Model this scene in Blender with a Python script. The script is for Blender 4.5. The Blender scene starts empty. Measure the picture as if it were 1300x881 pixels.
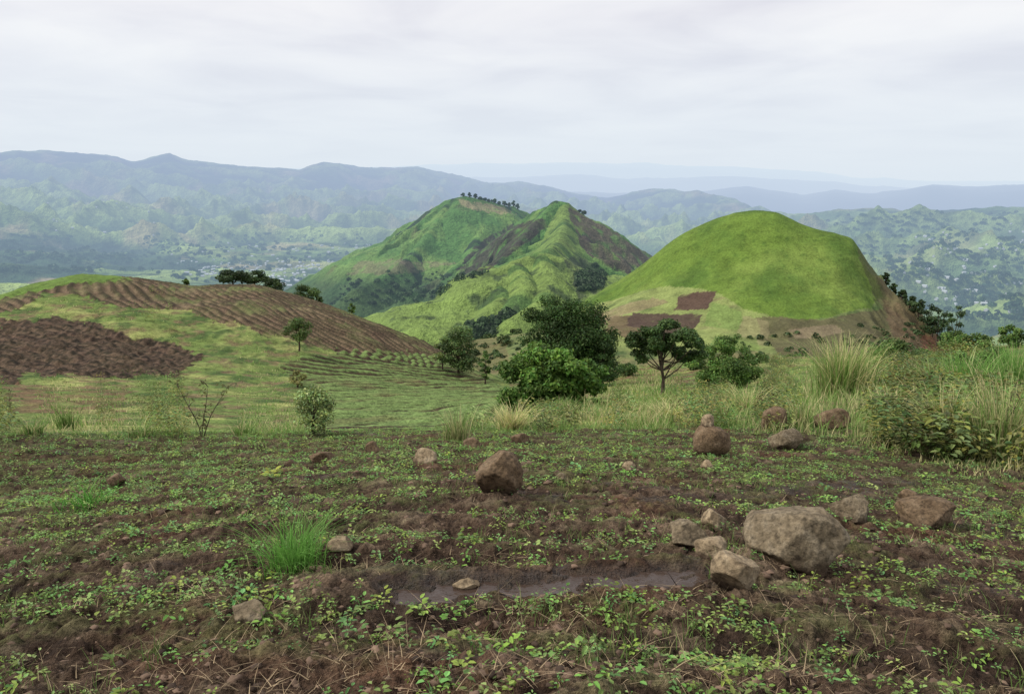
import bpy, bmesh, math, random, time
import numpy as np
from mathutils import Vector, noise as mnoise
random.seed(7); RNG=np.random.default_rng(11)
S=bpy.context.scene; COLL=S.collection
T0=time.time()
# ---------------------------------------------------------------- camera maths
F=1020.0; PITCH=math.radians(12.0); CP,SP=math.cos(PITCH),math.sin(PITCH)
def azt(px,py):
    xr=(np.asarray(px,float)-650)/F; yr=(440.5-np.asarray(py,float))/F
    dx=xr; dy=CP+yr*SP; dz=-SP+yr*CP
    return np.arctan2(dx,dy), dz/np.hypot(dx,dy)
def topix(X,Y,Z):
    d=Y*CP-Z*SP; u=Y*SP+Z*CP
    d=np.maximum(d,1e-3)
    return 650+F*X/d, 440.5-F*u/d
# ---------------------------------------------------------------- noise
_perm=RNG.permutation(4096); _gr=RNG.uniform(0,2*np.pi,4096); _gx=np.cos(_gr); _gy=np.sin(_gr)
def pn(x,y,seed=0):
    x=np.asarray(x,float)+seed*37.31; y=np.asarray(y,float)+seed*91.7
    xi=np.floor(x).astype(np.int64); yi=np.floor(y).astype(np.int64)
    xf=x-xi; yf=y-yi
    u=xf*xf*xf*(xf*(xf*6-15)+10); v=yf*yf*yf*(yf*(yf*6-15)+10)
    def g(ix,iy,fx,fy):
        h=_perm[(_perm[ix&4095]+iy)&4095]
        return _gx[h]*fx+_gy[h]*fy
    a=g(xi,yi,xf,yf); b=g(xi+1,yi,xf-1,yf); c=g(xi,yi+1,xf,yf-1); d=g(xi+1,yi+1,xf-1,yf-1)
    return (a+(b-a)*u+((c+(d-c)*u)-(a+(b-a)*u))*v)*1.4
def fbm(x,y,o=4,seed=0,gain=.5):
    s=0;a=1;f=1;t=0
    for i in range(o):
        s=s+a*pn(x*f,y*f,seed+i*3); t+=a; a*=gain; f*=2.03
    return s/t
def ridged(x,y,o=4,seed=0):
    s=0;a=1;f=1;t=0
    for i in range(o):
        n=1-np.abs(pn(x*f,y*f,seed+i*5))*1.6; s=s+a*n*n; t+=a; a*=.5; f*=2.1
    return s/t
def sst(a,b,x):
    t=np.clip((x-a)/(b-a),0,1); return t*t*(3-2*t)
def lerp(a,b,m): return a+(b-a)*m
def mixc(C,c,m): return C+(np.array(c)-C)*m[...,None]
def inpoly(px,py,poly):
    ins=np.zeros(px.shape,bool); n=len(poly)
    for i in range(n):
        x1,y1=poly[i]; x2,y2=poly[(i+1)%n]
        if y1==y2: continue
        c=((y1>py)!=(y2>py))&(px<(x2-x1)*(py-y1)/(y2-y1)+x1)
        ins^=c
    return ins.astype(float)
# ---------------------------------------------------------------- mesh helpers
def mesh_np(name,V,Q,mat,col=None,parent=None,smooth=True,colf=None):
    V=np.asarray(V,np.float32).reshape(-1,3); Q=np.asarray(Q,np.int32)
    me=bpy.data.meshes.new(name); k=Q.shape[1]
    me.vertices.add(len(V)); me.vertices.foreach_set('co',V.ravel())
    me.loops.add(Q.size); me.loops.foreach_set('vertex_index',Q.ravel())
    me.polygons.add(len(Q)); me.polygons.foreach_set('loop_start',np.arange(0,Q.size,k,dtype=np.int32))
    me.polygons.foreach_set('use_smooth',np.full(len(Q),smooth))
    me.update(calc_edges=True)
    if col is not None:
        c=np.ones((len(V),4),np.float32); col=np.asarray(col,np.float32).reshape(len(V),-1); c[:,:col.shape[1]]=col
        a=me.color_attributes.new('Col','FLOAT_COLOR','POINT'); a.data.foreach_set('color',c.ravel())
    me.materials.append(mat)
    o=bpy.data.objects.new(name,me); COLL.objects.link(o)
    if parent: o.parent=parent
    return o
def tag(o,label=None,cat=None,group=None,kind=None):
    if label:o['label']=label
    if cat:o['category']=cat
    if group:o['group']=group
    if kind:o['kind']=kind
    return o
def empty(name,loc):
    o=bpy.data.objects.new(name,None); COLL.objects.link(o); o.location=loc; o.empty_display_size=.1; return o
# ---------------------------------------------------------------- materials
def newmat(name):
    m=bpy.data.materials.new(name); m.use_nodes=True; nt=m.node_tree; nt.nodes.clear()
    m.cycles.emission_sampling='NONE'
    return m,nt
def N(nt,t,**k):
    n=nt.nodes.new(t)
    for a,b in k.items(): setattr(n,a,b)
    return n
def math_(nt,op,a,b=None):
    n=N(nt,'ShaderNodeMath',operation=op)
    for i,v in enumerate((a,b)):
        if v is None: continue
        if isinstance(v,(int,float)): n.inputs[i].default_value=v
        else: nt.links.new(v,n.inputs[i])
    return n.outputs[0]
def ramp(nt,fac,stops):
    r=N(nt,'ShaderNodeValToRGB'); e=r.color_ramp.elements
    while len(e)<len(stops): e.new(.5)
    for i,(p,c) in enumerate(stops): e[i].position=p; e[i].color=(*c,1)
    nt.links.new(fac,r.inputs[0]); return r.outputs[0]
def finish(nt,shader,haze=True):
    o=N(nt,'ShaderNodeOutputMaterial')
    if not haze: nt.links.new(shader,o.inputs[0]); return
    # air haze painted onto surfaces as emission, stronger with distance from the camera origin
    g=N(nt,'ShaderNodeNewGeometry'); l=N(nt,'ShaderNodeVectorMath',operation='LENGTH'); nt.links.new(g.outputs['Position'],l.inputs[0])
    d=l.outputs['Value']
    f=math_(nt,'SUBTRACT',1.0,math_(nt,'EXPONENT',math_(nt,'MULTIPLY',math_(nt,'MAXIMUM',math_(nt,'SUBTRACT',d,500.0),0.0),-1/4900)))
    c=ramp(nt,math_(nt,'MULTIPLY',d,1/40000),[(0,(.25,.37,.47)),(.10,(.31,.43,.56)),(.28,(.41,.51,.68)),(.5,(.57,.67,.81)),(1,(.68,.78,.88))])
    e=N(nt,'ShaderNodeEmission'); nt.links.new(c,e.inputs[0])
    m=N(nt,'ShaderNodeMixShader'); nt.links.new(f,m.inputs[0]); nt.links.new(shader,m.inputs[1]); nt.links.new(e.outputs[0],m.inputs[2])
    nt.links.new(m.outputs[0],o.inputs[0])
def terrain_mat(name,s1,s2,amp=.5,bump=.3,bdist=.05,rough=.95,wet=False,haze=True):
    m,nt=newmat(name)
    at=N(nt,'ShaderNodeAttribute',attribute_name='Col')
    g=N(nt,'ShaderNodeNewGeometry')
    n1=N(nt,'ShaderNodeTexNoise'); n1.inputs['Scale'].default_value=s1; n1.inputs['Detail'].default_value=5; n1.inputs['Roughness'].default_value=.7
    n2=N(nt,'ShaderNodeTexNoise'); n2.inputs['Scale'].default_value=s2; n2.inputs['Detail'].default_value=3; n2.inputs['Roughness'].default_value=.7
    for n in (n1,n2): nt.links.new(g.outputs['Position'],n.inputs['Vector'])
    s=math_(nt,'ADD',n1.outputs[0],n2.outputs[0])
    v=math_(nt,'ADD',math_(nt,'MULTIPLY',math_(nt,'SUBTRACT',s,1.0),amp*4),1.0)
    v=math_(nt,'MAXIMUM',v,.15)
    mul=N(nt,'ShaderNodeVectorMath',operation='SCALE'); nt.links.new(at.outputs['Color'],mul.inputs[0]); nt.links.new(v,mul.inputs['Scale'])
    p=N(nt,'ShaderNodeBsdfPrincipled'); nt.links.new(mul.outputs[0],p.inputs['Base Color']); p.inputs['Roughness'].default_value=rough
    p.inputs['Specular IOR Level'].default_value=.15
    if wet:
        r=math_(nt,'SUBTRACT',.95,math_(nt,'MULTIPLY',at.outputs['Alpha'],.5)); nt.links.new(r,p.inputs['Roughness'])
        sp=math_(nt,'ADD',.1,math_(nt,'MULTIPLY',at.outputs['Alpha'],.3)); nt.links.new(sp,p.inputs['Specular IOR Level'])
    b=N(nt,'ShaderNodeBump'); b.inputs['Strength'].default_value=bump; b.inputs['Distance'].default_value=bdist
    nt.links.new(s,b.inputs['Height']); nt.links.new(b.outputs[0],p.inputs['Normal'])
    finish(nt,p.outputs[0],haze); return m
def leaf_mat(name,trans=.3,rough=.55,haze=True):
    m,nt=newmat(name)
    at=N(nt,'ShaderNodeAttribute',attribute_name='Col')
    p=N(nt,'ShaderNodeBsdfPrincipled'); nt.links.new(at.outputs['Color'],p.inputs['Base Color']); p.inputs['Roughness'].default_value=rough; p.inputs['Specular IOR Level'].default_value=.25
    t=N(nt,'ShaderNodeBsdfTranslucent'); nt.links.new(at.outputs['Color'],t.inputs[0])
    x=N(nt,'ShaderNodeMixShader'); x.inputs[0].default_value=trans; nt.links.new(p.outputs[0],x.inputs[1]); nt.links.new(t.outputs[0],x.inputs[2])
    finish(nt,x.outputs[0],haze); return m
def plain_mat(name,c1,c2,scale,rough=.9,bump=.3,bdist=.02,spec=.2):
    m,nt=newmat(name)
    tc=N(nt,'ShaderNodeTexCoord')
    n=N(nt,'ShaderNodeTexNoise'); n.inputs['Scale'].default_value=scale; n.inputs['Detail'].default_value=8; n.inputs['Roughness'].default_value=.68
    nt.links.new(tc.outputs['Object'],n.inputs['Vector'])
    c=ramp(nt,n.outputs[0],[(.33,c1),(.66,c2)])
    p=N(nt,'ShaderNodeBsdfPrincipled'); nt.links.new(c,p.inputs['Base Color']); p.inputs['Roughness'].default_value=rough; p.inputs['Specular IOR Level'].default_value=spec
    b=N(nt,'ShaderNodeBump'); b.inputs['Strength'].default_value=bump; b.inputs['Distance'].default_value=bdist
    nt.links.new(n.outputs[0],b.inputs['Height']); nt.links.new(b.outputs[0],p.inputs['Normal'])
    finish(nt,p.outputs[0]); return m
M_SOIL=terrain_mat('soil',14,75,.65,1.0,.03,wet=True,haze=False)
M_HILL=terrain_mat('hillside',1.2,8,.6,.8,.2,haze=False)
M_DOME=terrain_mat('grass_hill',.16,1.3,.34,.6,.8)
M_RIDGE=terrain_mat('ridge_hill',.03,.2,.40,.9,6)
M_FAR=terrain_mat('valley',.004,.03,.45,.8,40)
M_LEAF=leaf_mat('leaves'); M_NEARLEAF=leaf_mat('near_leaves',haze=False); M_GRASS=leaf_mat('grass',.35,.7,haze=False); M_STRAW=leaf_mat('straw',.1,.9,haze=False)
M_BARK=plain_mat('bark',(.03,.022,.016),(.12,.09,.065),6)
M_WALL=plain_mat('plaster_wall',(.42,.42,.40),(.6,.6,.58),.5); M_ROOF=plain_mat('metal_roof',(.4,.43,.47),(.65,.68,.70),.5,.5)
def rock_mat(name,c1,c2,c3):
    m,nt=newmat(name); tc=N(nt,'ShaderNodeTexCoord')
    def no(s,d=8,r=.65):
        n=N(nt,'ShaderNodeTexNoise'); n.inputs['Scale'].default_value=s; n.inputs['Detail'].default_value=d; n.inputs['Roughness'].default_value=r
        nt.links.new(tc.outputs['Object'],n.inputs['Vector']); return n.outputs[0]
    a=no(7); b=no(38); c=ramp(nt,a,[(.3,c1),(.5,c2),(.72,c3)])
    v=ramp(nt,b,[(.32,(.35,.35,.35)),(.6,(1.15,1.15,1.15))])
    mul=N(nt,'ShaderNodeVectorMath',operation='MULTIPLY'); nt.links.new(c,mul.inputs[0]); nt.links.new(v,mul.inputs[1])
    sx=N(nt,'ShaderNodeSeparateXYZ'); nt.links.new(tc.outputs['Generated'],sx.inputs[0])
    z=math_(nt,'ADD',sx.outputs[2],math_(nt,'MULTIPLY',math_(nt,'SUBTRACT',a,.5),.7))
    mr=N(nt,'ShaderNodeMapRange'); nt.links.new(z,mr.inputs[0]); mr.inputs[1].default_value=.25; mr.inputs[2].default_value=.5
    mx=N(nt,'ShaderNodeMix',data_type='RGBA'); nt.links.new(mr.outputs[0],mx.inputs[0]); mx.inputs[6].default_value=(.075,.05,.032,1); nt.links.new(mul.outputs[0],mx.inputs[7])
    p=N(nt,'ShaderNodeBsdfPrincipled'); nt.links.new(mx.outputs[2],p.inputs['Base Color']); p.inputs['Roughness'].default_value=.88; p.inputs['Specular IOR Level'].default_value=.25
    bb=N(nt,'ShaderNodeBump'); bb.inputs['Strength'].default_value=1.0; bb.inputs['Distance'].default_value=.025
    nt.links.new(math_(nt,'ADD',a,math_(nt,'MULTIPLY',b,.5)),bb.inputs['Height']); nt.links.new(bb.outputs[0],p.inputs['Normal'])
    finish(nt,p.outputs[0],False); return m
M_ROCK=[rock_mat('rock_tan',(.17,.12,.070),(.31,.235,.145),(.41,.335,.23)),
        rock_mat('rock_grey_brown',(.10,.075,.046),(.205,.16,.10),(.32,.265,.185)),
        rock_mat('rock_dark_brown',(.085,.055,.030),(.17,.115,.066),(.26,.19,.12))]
# ---------------------------------------------------------------- terrain layers
def smooth_az(a,n):
    if n<1: return a
    k=np.hanning(2*n+3)[1:-1]; k/=k.sum(); p=np.pad(a,n,mode='edge'); return np.convolve(p,k,'valid')[:len(a)]
class Layer: pass
def make_rings(az,r,rings,sm=6):
    R=[];T=[]
    for dist,pts in rings:
        if pts is None or callable(pts):
            d=np.full(len(az),float(dist)); t=pts(d)
        else:
            P=np.array(pts,float); a,t0=azt(P[:,0],P[:,1]); t=np.interp(az,a,t0); t=smooth_az(t,sm)
            if isinstance(dist,(int,float)): d=np.full(len(az),float(dist))
            else:
                D=np.array(dist,float); a2,_=azt(D[:,0],np.full(len(D),400.)); d=smooth_az(np.interp(az,a2,D[:,1]),20)
        R.append(d);T.append(t)
    R=np.log(np.array(R));T=np.array(T); K=len(R)
    h=np.diff(R,axis=0); dl=np.diff(T,axis=0)/h
    m=np.zeros_like(T); m[0]=dl[0]; m[-1]=dl[-1]
    for k in range(1,K-1):
        same=dl[k-1]*dl[k]>0
        w1=2*h[k]+h[k-1]; w2=h[k]+2*h[k-1]
        with np.errstate(all='ignore'):
            hm=(w1+w2)/(w1/dl[k-1]+w2/dl[k])
        m[k]=np.where(same,hm,0)
    lr=np.log(r)[:,None]; out=np.zeros((len(r),len(az)))
    for k in range(K-1):
        s=(lr-R[k])/h[k]
        if k==0: mask=s<1
        elif k==K-2: mask=s>=0
        else: mask=(s>=0)&(s<1)
        s=np.clip(s,0,1)
        v=(2*s**3-3*s**2+1)*T[k]+(s**3-2*s**2+s)*h[k]*m[k]+(-2*s**3+3*s**2)*T[k+1]+(s**3-s**2)*h[k]*m[k+1]
        out=np.where(mask,v,out)
    return out*r[:,None]
def layer(azdeg0,azdeg1,na,r):
    L=Layer(); L.az=np.radians(np.linspace(azdeg0,azdeg1,na)); L.r=r
    L.X=np.sin(L.az)[None,:]*r[:,None]; L.Y=np.cos(L.az)[None,:]*r[:,None]; return L
def build_layer(L,name,C,mat):
    nr,na=L.Z.shape; V=np.stack([L.X,L.Y,L.Z],-1).reshape(-1,3)
    i=(np.arange(nr-1)[:,None]*na+np.arange(na-1)[None,:]).ravel()
    Q=np.stack([i,i+1,i+na+1,i+na],-1)
    o=mesh_np(name,V,Q,mat,C.reshape(-1,C.shape[-1])); tag(o,kind='structure'); L.obj=o; return o
def zat(L,az,r):
    az=np.asarray(az,float); r=np.asarray(r,float)
    u=np.clip((az-L.az[0])/(L.az[1]-L.az[0]),0,len(L.az)-1.001); i=u.astype(int); fu=u-i
    j=np.clip(np.searchsorted(L.r,r)-1,0,len(L.r)-2); fv=np.clip((r-L.r[j])/(L.r[j+1]-L.r[j]),0,1)
    Z=L.Z
    return (Z[j,i]*(1-fu)+Z[j,i+1]*fu)*(1-fv)+(Z[j+1,i]*(1-fu)+Z[j+1,i+1]*fu)*fv
def hit(L,px,py,rmin=0):
    a,t=azt(px,py); a=float(a);t=float(t)
    z=zat(L,np.full(len(L.r),a),L.r); T=z/L.r
    ok=np.where((T>=t)&(L.r>=rmin))[0]
    i=ok[0] if len(ok) else int(np.argmax(np.where(L.r>=rmin,T,-9)))
    r=L.r[i]; return Vector((math.sin(a)*r,math.cos(a)*r,float(z[i]))),r
def crest(L,px,r0=0,r1=1e9):
    a,_=azt(px,300.); a=float(a); z=zat(L,np.full(len(L.r),a),L.r); T=np.where((L.r>r0)&(L.r<r1),z/L.r,-9)
    i=int(np.argmax(T)); return L.r[i]
# --- A: foreground field + hillside
plane=lambda d:-(0.9/d+0.27)
ringsA=[(d,plane) for d in (1.0,1.4,2.0,3.0,4.5,6.5,9.0,12.0)]
ringsA+=[(17,[(-300,556),(0,551),(100,550),(330,549),(520,546),(650,543),(800,540),(1000,537),(1150,545),(1300,560),(1600,565)]),
 (25,[(-300,545),(0,541),(330,540),(520,536),(650,526),(800,521),(1000,514),(1150,515),(1300,525),(1600,530)]),
 (45,[(-300,520),(0,518),(330,522),(520,520),(650,510),(800,503),(1000,496),(1150,492),(1300,498),(1600,500)]),
 (70,[(-300,485),(0,485),(250,490),(400,495),(520,500),(600,503),(650,499),(800,488),(1000,480),(1150,474),(1300,475),(1600,475)]),
 (92,[(-300,435),(0,438),(100,440),(250,445),(330,450),(440,468),(520,482),(600,494),(650,494),(800,478),(1000,468),(1150,462),(1300,460),(1600,455)]),
 (108,[(-300,405),(0,405),(100,395),(250,398),(330,402),(440,425),(520,452),(600,480),(650,490),(800,472),(1000,461),(1150,455),(1300,450),(1600,440)]),
 ([(-300,130),(0,130),(250,145),(440,140),(600,125),(800,122),(1300,125)],
  [(-300,400),(-60,392),(0,374),(50,357),(100,349),(150,351),(200,356),(245,365),(280,362),(330,363),(380,377),(440,397),(500,419),(540,435),(600,466),(640,484),(700,482),(800,468),(900,460),(1000,456),(1100,452),(1200,446),(1300,438),(1600,430)]),
 ([(-300,175),(0,175),(440,190),(1300,165)],[(-300,440),(100,400),(330,410),(500,450),(640,505),(1000,480),(1600,460)]),
 (320,[(-300,560),(100,540),(640,600),(1600,600)])]
NA=900
rA1=np.exp(np.linspace(math.log(1.15),math.log(17),950)); rA2=np.exp(np.linspace(math.log(17),math.log(300),900))
A=layer(-42,42,NA,np.concatenate([rA1,rA2[1:]]))
A.Z=make_rings(A.az,A.r,ringsA)
X,Y=A.X,A.Y; Rr=np.hypot(X,Y)
ZW=-1.795
pc=[]
for p in [(520,758),(570,756),(620,750),(680,751),(740,741),(800,740),(850,731),(880,731)]:
    a,t=azt(*p); r=ZW/float(t); pc.append((math.sin(a)*r,math.cos(a)*r))
def dpoly(X,Y,P):
    D=np.full(X.shape,1e9)
    for (x1,y1),(x2,y2) in zip(P[:-1],P[1:]):
        dx,dy=x2-x1,y2-y1; s=np.clip(((X-x1)*dx+(Y-y1)*dy)/(dx*dx+dy*dy),0,1)
        D=np.minimum(D,np.hypot(X-x1-s*dx,Y-y1-s*dy))
    return D
fg=sst(19,14,Rr)
n1=fbm(X/.9,Y/.9,3,1); n2=fbm(X/.22,Y/.22,4,2,.6); n3=fbm(X/.07,Y/.07,3,3,.6)
rows=np.sin(2*np.pi*(Y+.12*X+.45*fbm(X/2.2,Y/2.2,3,9))/.95)
lump=np.maximum(0,fbm(X/.11,Y/.11,2,4)-.08)
dzf=.06*n1+.060*n2+.030*n3*sst(9,5,Rr)+.06*lump+.03*rows
A.Z+=dzf*fg+(1-fg)*(.25*fbm(X/5,Y/5,3,4)*sst(15,35,Rr)+.10*fbm(X/1.1,Y/1.1,3,5))
A.Z+=sst(60,90,Rr)*sst(160,110,Rr)*1.2*fbm(X/14,Y/14,4,6)
d0=dpoly(X,Y,pc)
dp=d0+.11*fbm(X/.3,Y/.22,3,12)+.08*fbm(X/.09,Y/.07,3,13)
tm=sst(.27,.12,d0)
A.Z=lerp(A.Z,ZW+np.clip(.035*(dp/.066-1),-.02,.05)+.018*n2+.016*n3+.05*np.maximum(0,fbm(X/.16,Y/.1,2,14)-.1),tm)
PX,PY=topix(X,Y,A.Z)
jit=sst(10,40,Rr)
wpx=PX+(22*fbm(X/7,Y/7,4,20,.6)+9*fbm(X/1.2,Y/1.2,3,22))*jit; wpy=PY+(10*fbm(X/7,Y/7,4,21,.6)+5*fbm(X/1.2,Y/1.2,3,23))*jit
C=np.zeros(X.shape+(3,)); C[:]=(.085,.056,.037)
C=mixc(C,(.22,.16,.105),sst(.0,.5,n2+.5*n1)*.75)
C=mixc(C,(.15,.078,.045),sst(.05,.45,fbm(X/1.6,Y/1.6,3,30))*.5)
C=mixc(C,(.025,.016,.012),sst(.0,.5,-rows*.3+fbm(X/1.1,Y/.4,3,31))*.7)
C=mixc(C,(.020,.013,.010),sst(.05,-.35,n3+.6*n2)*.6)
gm=sst(.0,.35,fbm(X/.8,Y/.5,4,32)+.10+.26*sst(4,12,Rr)-.1*sst(600,1300,PX))
C=mixc(C,(.10,.125,.04),gm*sst(-.3,.3,n3+n2)*.5)
C=mixc(C,(.31,.245,.155),sst(.2,.55,fbm(X/.5,Y/.35,4,35))*.55)
TRK=[(640,628),(760,612),(900,618),(1150,606),(1190,622),(980,642),(760,640),(660,640)]
trk=inpoly(wpx+20*fbm(X/.4,Y/.2,3,37),wpy+14*fbm(X/.8,Y/.3,3,36),TRK)*sst(-.1,.3,fbm(X/.6,Y/.25,3,39))
wet=np.clip(sst(.16,.07,dp)+trk*.55+.4*sst(.15,.5,fbm(X/1.3,Y/.45,3,31)),0,1)
C=mixc(C,(.040,.025,.017),wet*.8)
G=np.zeros_like(C); G[:]=(.15,.21,.055)
G=mixc(G,(.31,.33,.11),sst(-.1,.4,fbm(X/7,Y/7,4,40)))
G=mixc(G,(.055,.10,.028),sst(-.05,.25,fbm(X/3.5,Y/5,5,41,.65))*.85)
G=mixc(G,(.19,.13,.075),sst(.0,.3,fbm(X/3,Y/4,5,42,.65))*.8)
top=inpoly(wpx,wpy,[(-400,300),(0,300),(110,335),(170,350),(140,358),(60,364),(0,384),(-400,410)])
G=mixc(G,(.12,.20,.04),top*.9)
BROWN=[(-400,410),(0,384),(60,364),(140,356),(200,352),(250,335),(330,335),(450,370),(560,420),(590,455),(545,466),(430,450),(370,432),(290,412),(230,392),(150,388),(60,372),(0,400),(-400,440)]
brown=inpoly(wpx,wpy,BROWN)
ph=(Y+.95*X+5.5*fbm(X/28,Y/28,4,50))/1.9
rw=np.sin(2*np.pi*ph)
bc=mixc(np.broadcast_to(np.array((.16,.108,.073)),G.shape).copy(),(.045,.030,.022),sst(-.3,.6,rw))
bc=mixc(bc,(.14,.165,.06),sst(-.05,.4,fbm(X/8,Y/8,5,51,.65))*.75)
bc=mixc(bc,(.24,.18,.11),sst(.15,.5,fbm(X/5,Y/9,4,55))*.5)
G=G+(bc-G)*brown[...,None]*.92
CROP=[(360,462),(430,446),(470,444),(590,456),(655,500),(610,535),(560,552),(430,556),(380,540),(395,505)]
crop=inpoly(wpx,wpy,CROP)
ph2=(Y-.75*X+2.2*fbm(X/20,Y/20,2,52))/2.3; rw2=np.sin(2*np.pi*ph2)
cc=mixc(np.broadcast_to(np.array((.165,.24,.075)),G.shape).copy(),(.060,.040,.027),sst(-.6,.1,rw2))
cc=mixc(cc,(.15,.12,.06),sst(.05,.4,fbm(X/6,Y/6,4,56))*.5)
G=G+(cc-G)*crop[...,None]*.95
DARK=[(-400,405),(0,402),(40,408),(65,399),(100,412),(130,414),(175,430),(200,430),(258,452),(236,466),(232,480),(180,476),(130,484),(95,474),(60,478),(40,470),(20,488),(-400,500)]
dark=inpoly(wpx,wpy,DARK)
phd=(Y+.5*X+2*fbm(X/9,Y/9,2,57))/1.8
dc=mixc(np.broadcast_to(np.array((.125,.08,.056)),G.shape).copy(),(.024,.016,.013),sst(-.3,.3,fbm(X/.5,Y/.8,4,53,.6)+.12*np.sin(2*np.pi*phd)))
G=G+(dc-G)*dark[...,None]*.95
bare=inpoly(wpx,wpy,[(0,486),(170,492),(150,528),(0,524)])+inpoly(wpx,wpy,[(750,470),(900,463),(980,470),(960,486),(780,488)])
G=mixc(G,(.17,.10,.06),np.clip(bare,0,1)*.75*sst(-.3,.2,fbm(X/2,Y/2,3,54)))
A.Z+= (brown*.20*rw+crop*.16*rw2*-1+dark*(.40*fbm(X/.9,Y/1.4,3,53)+.06*np.sin(2*np.pi*phd)))*sst(17,25,Rr)
edge=Rr+3.0*fbm(X/2.5,Y/2.5,4,60,.6)
mf=sst(15,17,edge)
C=C+(G-C)*mf[...,None]
CA=np.concatenate([C,(wet*(1-mf))[...,None]],-1)
n1r=len(rA1)
def sub(L,a,b):
    s=Layer(); s.az=L.az; s.r=L.r[a:b]; s.X=L.X[a:b]; s.Y=L.Y[a:b]; s.Z=L.Z[a:b]; return s
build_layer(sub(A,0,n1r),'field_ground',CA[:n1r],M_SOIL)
build_layer(sub(A,n1r-1,len(A.r)),'hillside',CA[n1r-1:],M_HILL)
print('A',time.time()-T0)
# --- B: dome hill
B=layer(-14,42,700,np.exp(np.linspace(math.log(170),math.log(700),520)))
ringsB=[(170,[(400,600),(1700,600)]),
 (215,[(400,560),(560,500),(700,490),(850,475),(1000,470),(1100,470),(1200,478),(1300,495),(1700,520)]),
 (255,[(400,530),(560,475),(640,462),(700,448),(750,432),(850,425),(900,422),(1000,428),(1100,438),(1200,462),(1300,480),(1700,510)]),
 (300,[(400,510),(560,455),(640,442),(700,425),(750,405),(800,385),(850,368),(900,352),(985,342),(1060,358),(1100,385),(1150,420),(1200,448),(1300,470),(1700,500)]),
 ([(400,400),(700,360),(900,345),(1000,340),(1090,335),(1200,330),(1400,330)],
  [(400,500),(520,455),(560,440),(620,431),(680,420),(715,400),(750,377),(780,358),(805,342),(830,324),(858,302),(880,290),(905,279),(930,271),(955,267),(985,269),(1000,276),(1020,286),(1040,292),(1060,296),(1082,303),(1095,322),(1108,343),(1130,368),(1150,382),(1172,402),(1195,428),(1210,447),(1260,460),(1320,470),(1700,500)]),
 (460,[(400,520),(620,470),(800,450),(985,420),(1200,500),(1700,540)]),
 (700,[(400,640),(1700,640)])]
B.Z=make_rings(B.az,B.r,ringsB,3)
X,Y=B.X,B.Y; PX0,PY0=topix(X,Y,B.Z)
rside=sst(1085,1125,PX0)
B.Z+=2.8*fbm(X/30,Y/30,4,70)*sst(.0,1,np.clip((PY0-290)/90,0,1))+rside*4.5*(ridged(X/14,Y/30,3,71)-.5)+.3*fbm(X/4,Y/4,3,72)
PX,PY=topix(X,Y,B.Z); w1=PX+8*fbm(X/14,Y/14,5,73,.65); w2=PY+5*fbm(X/14,Y/14,5,74,.65)
C=np.zeros(X.shape+(3,)); C[:]=(.14,.175,.06)
C=mixc(C,(.20,.145,.085),sst(-.02,.35,fbm(X/16,Y/16,4,75))*.6)
C=mixc(C,(.04,.07,.025),sst(-.05,.3,fbm(X/8,Y/8,5,76,.65))*.8)
lg=inpoly(w1,w2,[(730,380),(850,355),(980,385),(1005,440),(930,446),(860,440),(800,445),(730,420)])
C=mixc(C,(.22,.265,.085),lg*.85*sst(-.5,.1,fbm(X/10,Y/6,4,90)))
gr=inpoly(w1,w2,[(690,404),(740,350),(850,250),(1100,230),(1092,320),(1121,375),(1105,390),(1060,400),(1020,408),(980,402),(945,392),(905,370),(850,362),(800,374),(750,388)])
gc=np.zeros_like(C); gc[:]=(.11,.175,.030)
gc=mixc(gc,(.155,.22,.045),sst(-.1,.4,fbm(X/30,Y/30,4,77)))
gc=mixc(gc,(.060,.115,.022),sst(-.1,.35,fbm(X/22,Y/30,5,78,.6))*.7)
terr=np.sin(2*np.pi*(B.Z+3*fbm(X/25,Y/25,3,79))/1.3)
gc*=(1+.08*terr*sst(-.2,.4,fbm(X/25,Y/25,3,80)))[...,None]
gc=mixc(gc,(.05,.10,.02),sst(.2,.45,fbm(X/3,Y/3,3,91))*.5)
C=C+(gc-C)*gr[...,None]
for P,c,m in [([(770,404),(808,400),(838,428),(810,434),(770,420)],(.12,.08,.05),.85),([(960,402),(1040,406),(1130,390),(1150,405),(1195,445),(1120,455),(990,450),(965,425)],(.095,.08,.045),.8),([(1112,350),(1150,375),(1205,430),(1215,470),(1170,470),(1130,420)],(.12,.082,.05),.7),
   ([(1085,300),(1112,340),(1124,380),(1112,384),(1092,330)],(.09,.095,.04),.7),([(1165,425),(1200,425),(1210,450),(1180,462)],(.17,.08,.05),.7),([(755,400),(800,384),(830,378),(850,384),(800,398),(770,408)],(.22,.17,.10),.7),([(560,430),(640,425),(650,470),(570,480)],(.15,.115,.06),.5),
   ([(905,384),(945,396),(940,420),(892,414)],(.15,.22,.06),.8),([(945,400),(975,408),(972,440),(935,430)],(.24,.21,.11),.6),([(1000,418),(1060,412),(1070,424),(1010,430)],(.22,.17,.11),.6),([(905,430),(960,428),(965,445),(900,447)],(.13,.19,.05),.7),
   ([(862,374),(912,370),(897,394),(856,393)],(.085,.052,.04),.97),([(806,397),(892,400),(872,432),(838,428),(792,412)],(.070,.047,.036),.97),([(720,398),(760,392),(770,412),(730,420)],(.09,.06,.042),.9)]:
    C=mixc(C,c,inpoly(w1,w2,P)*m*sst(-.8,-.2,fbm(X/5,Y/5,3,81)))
build_layer(B,'dome_hill',C,M_DOME)
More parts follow.
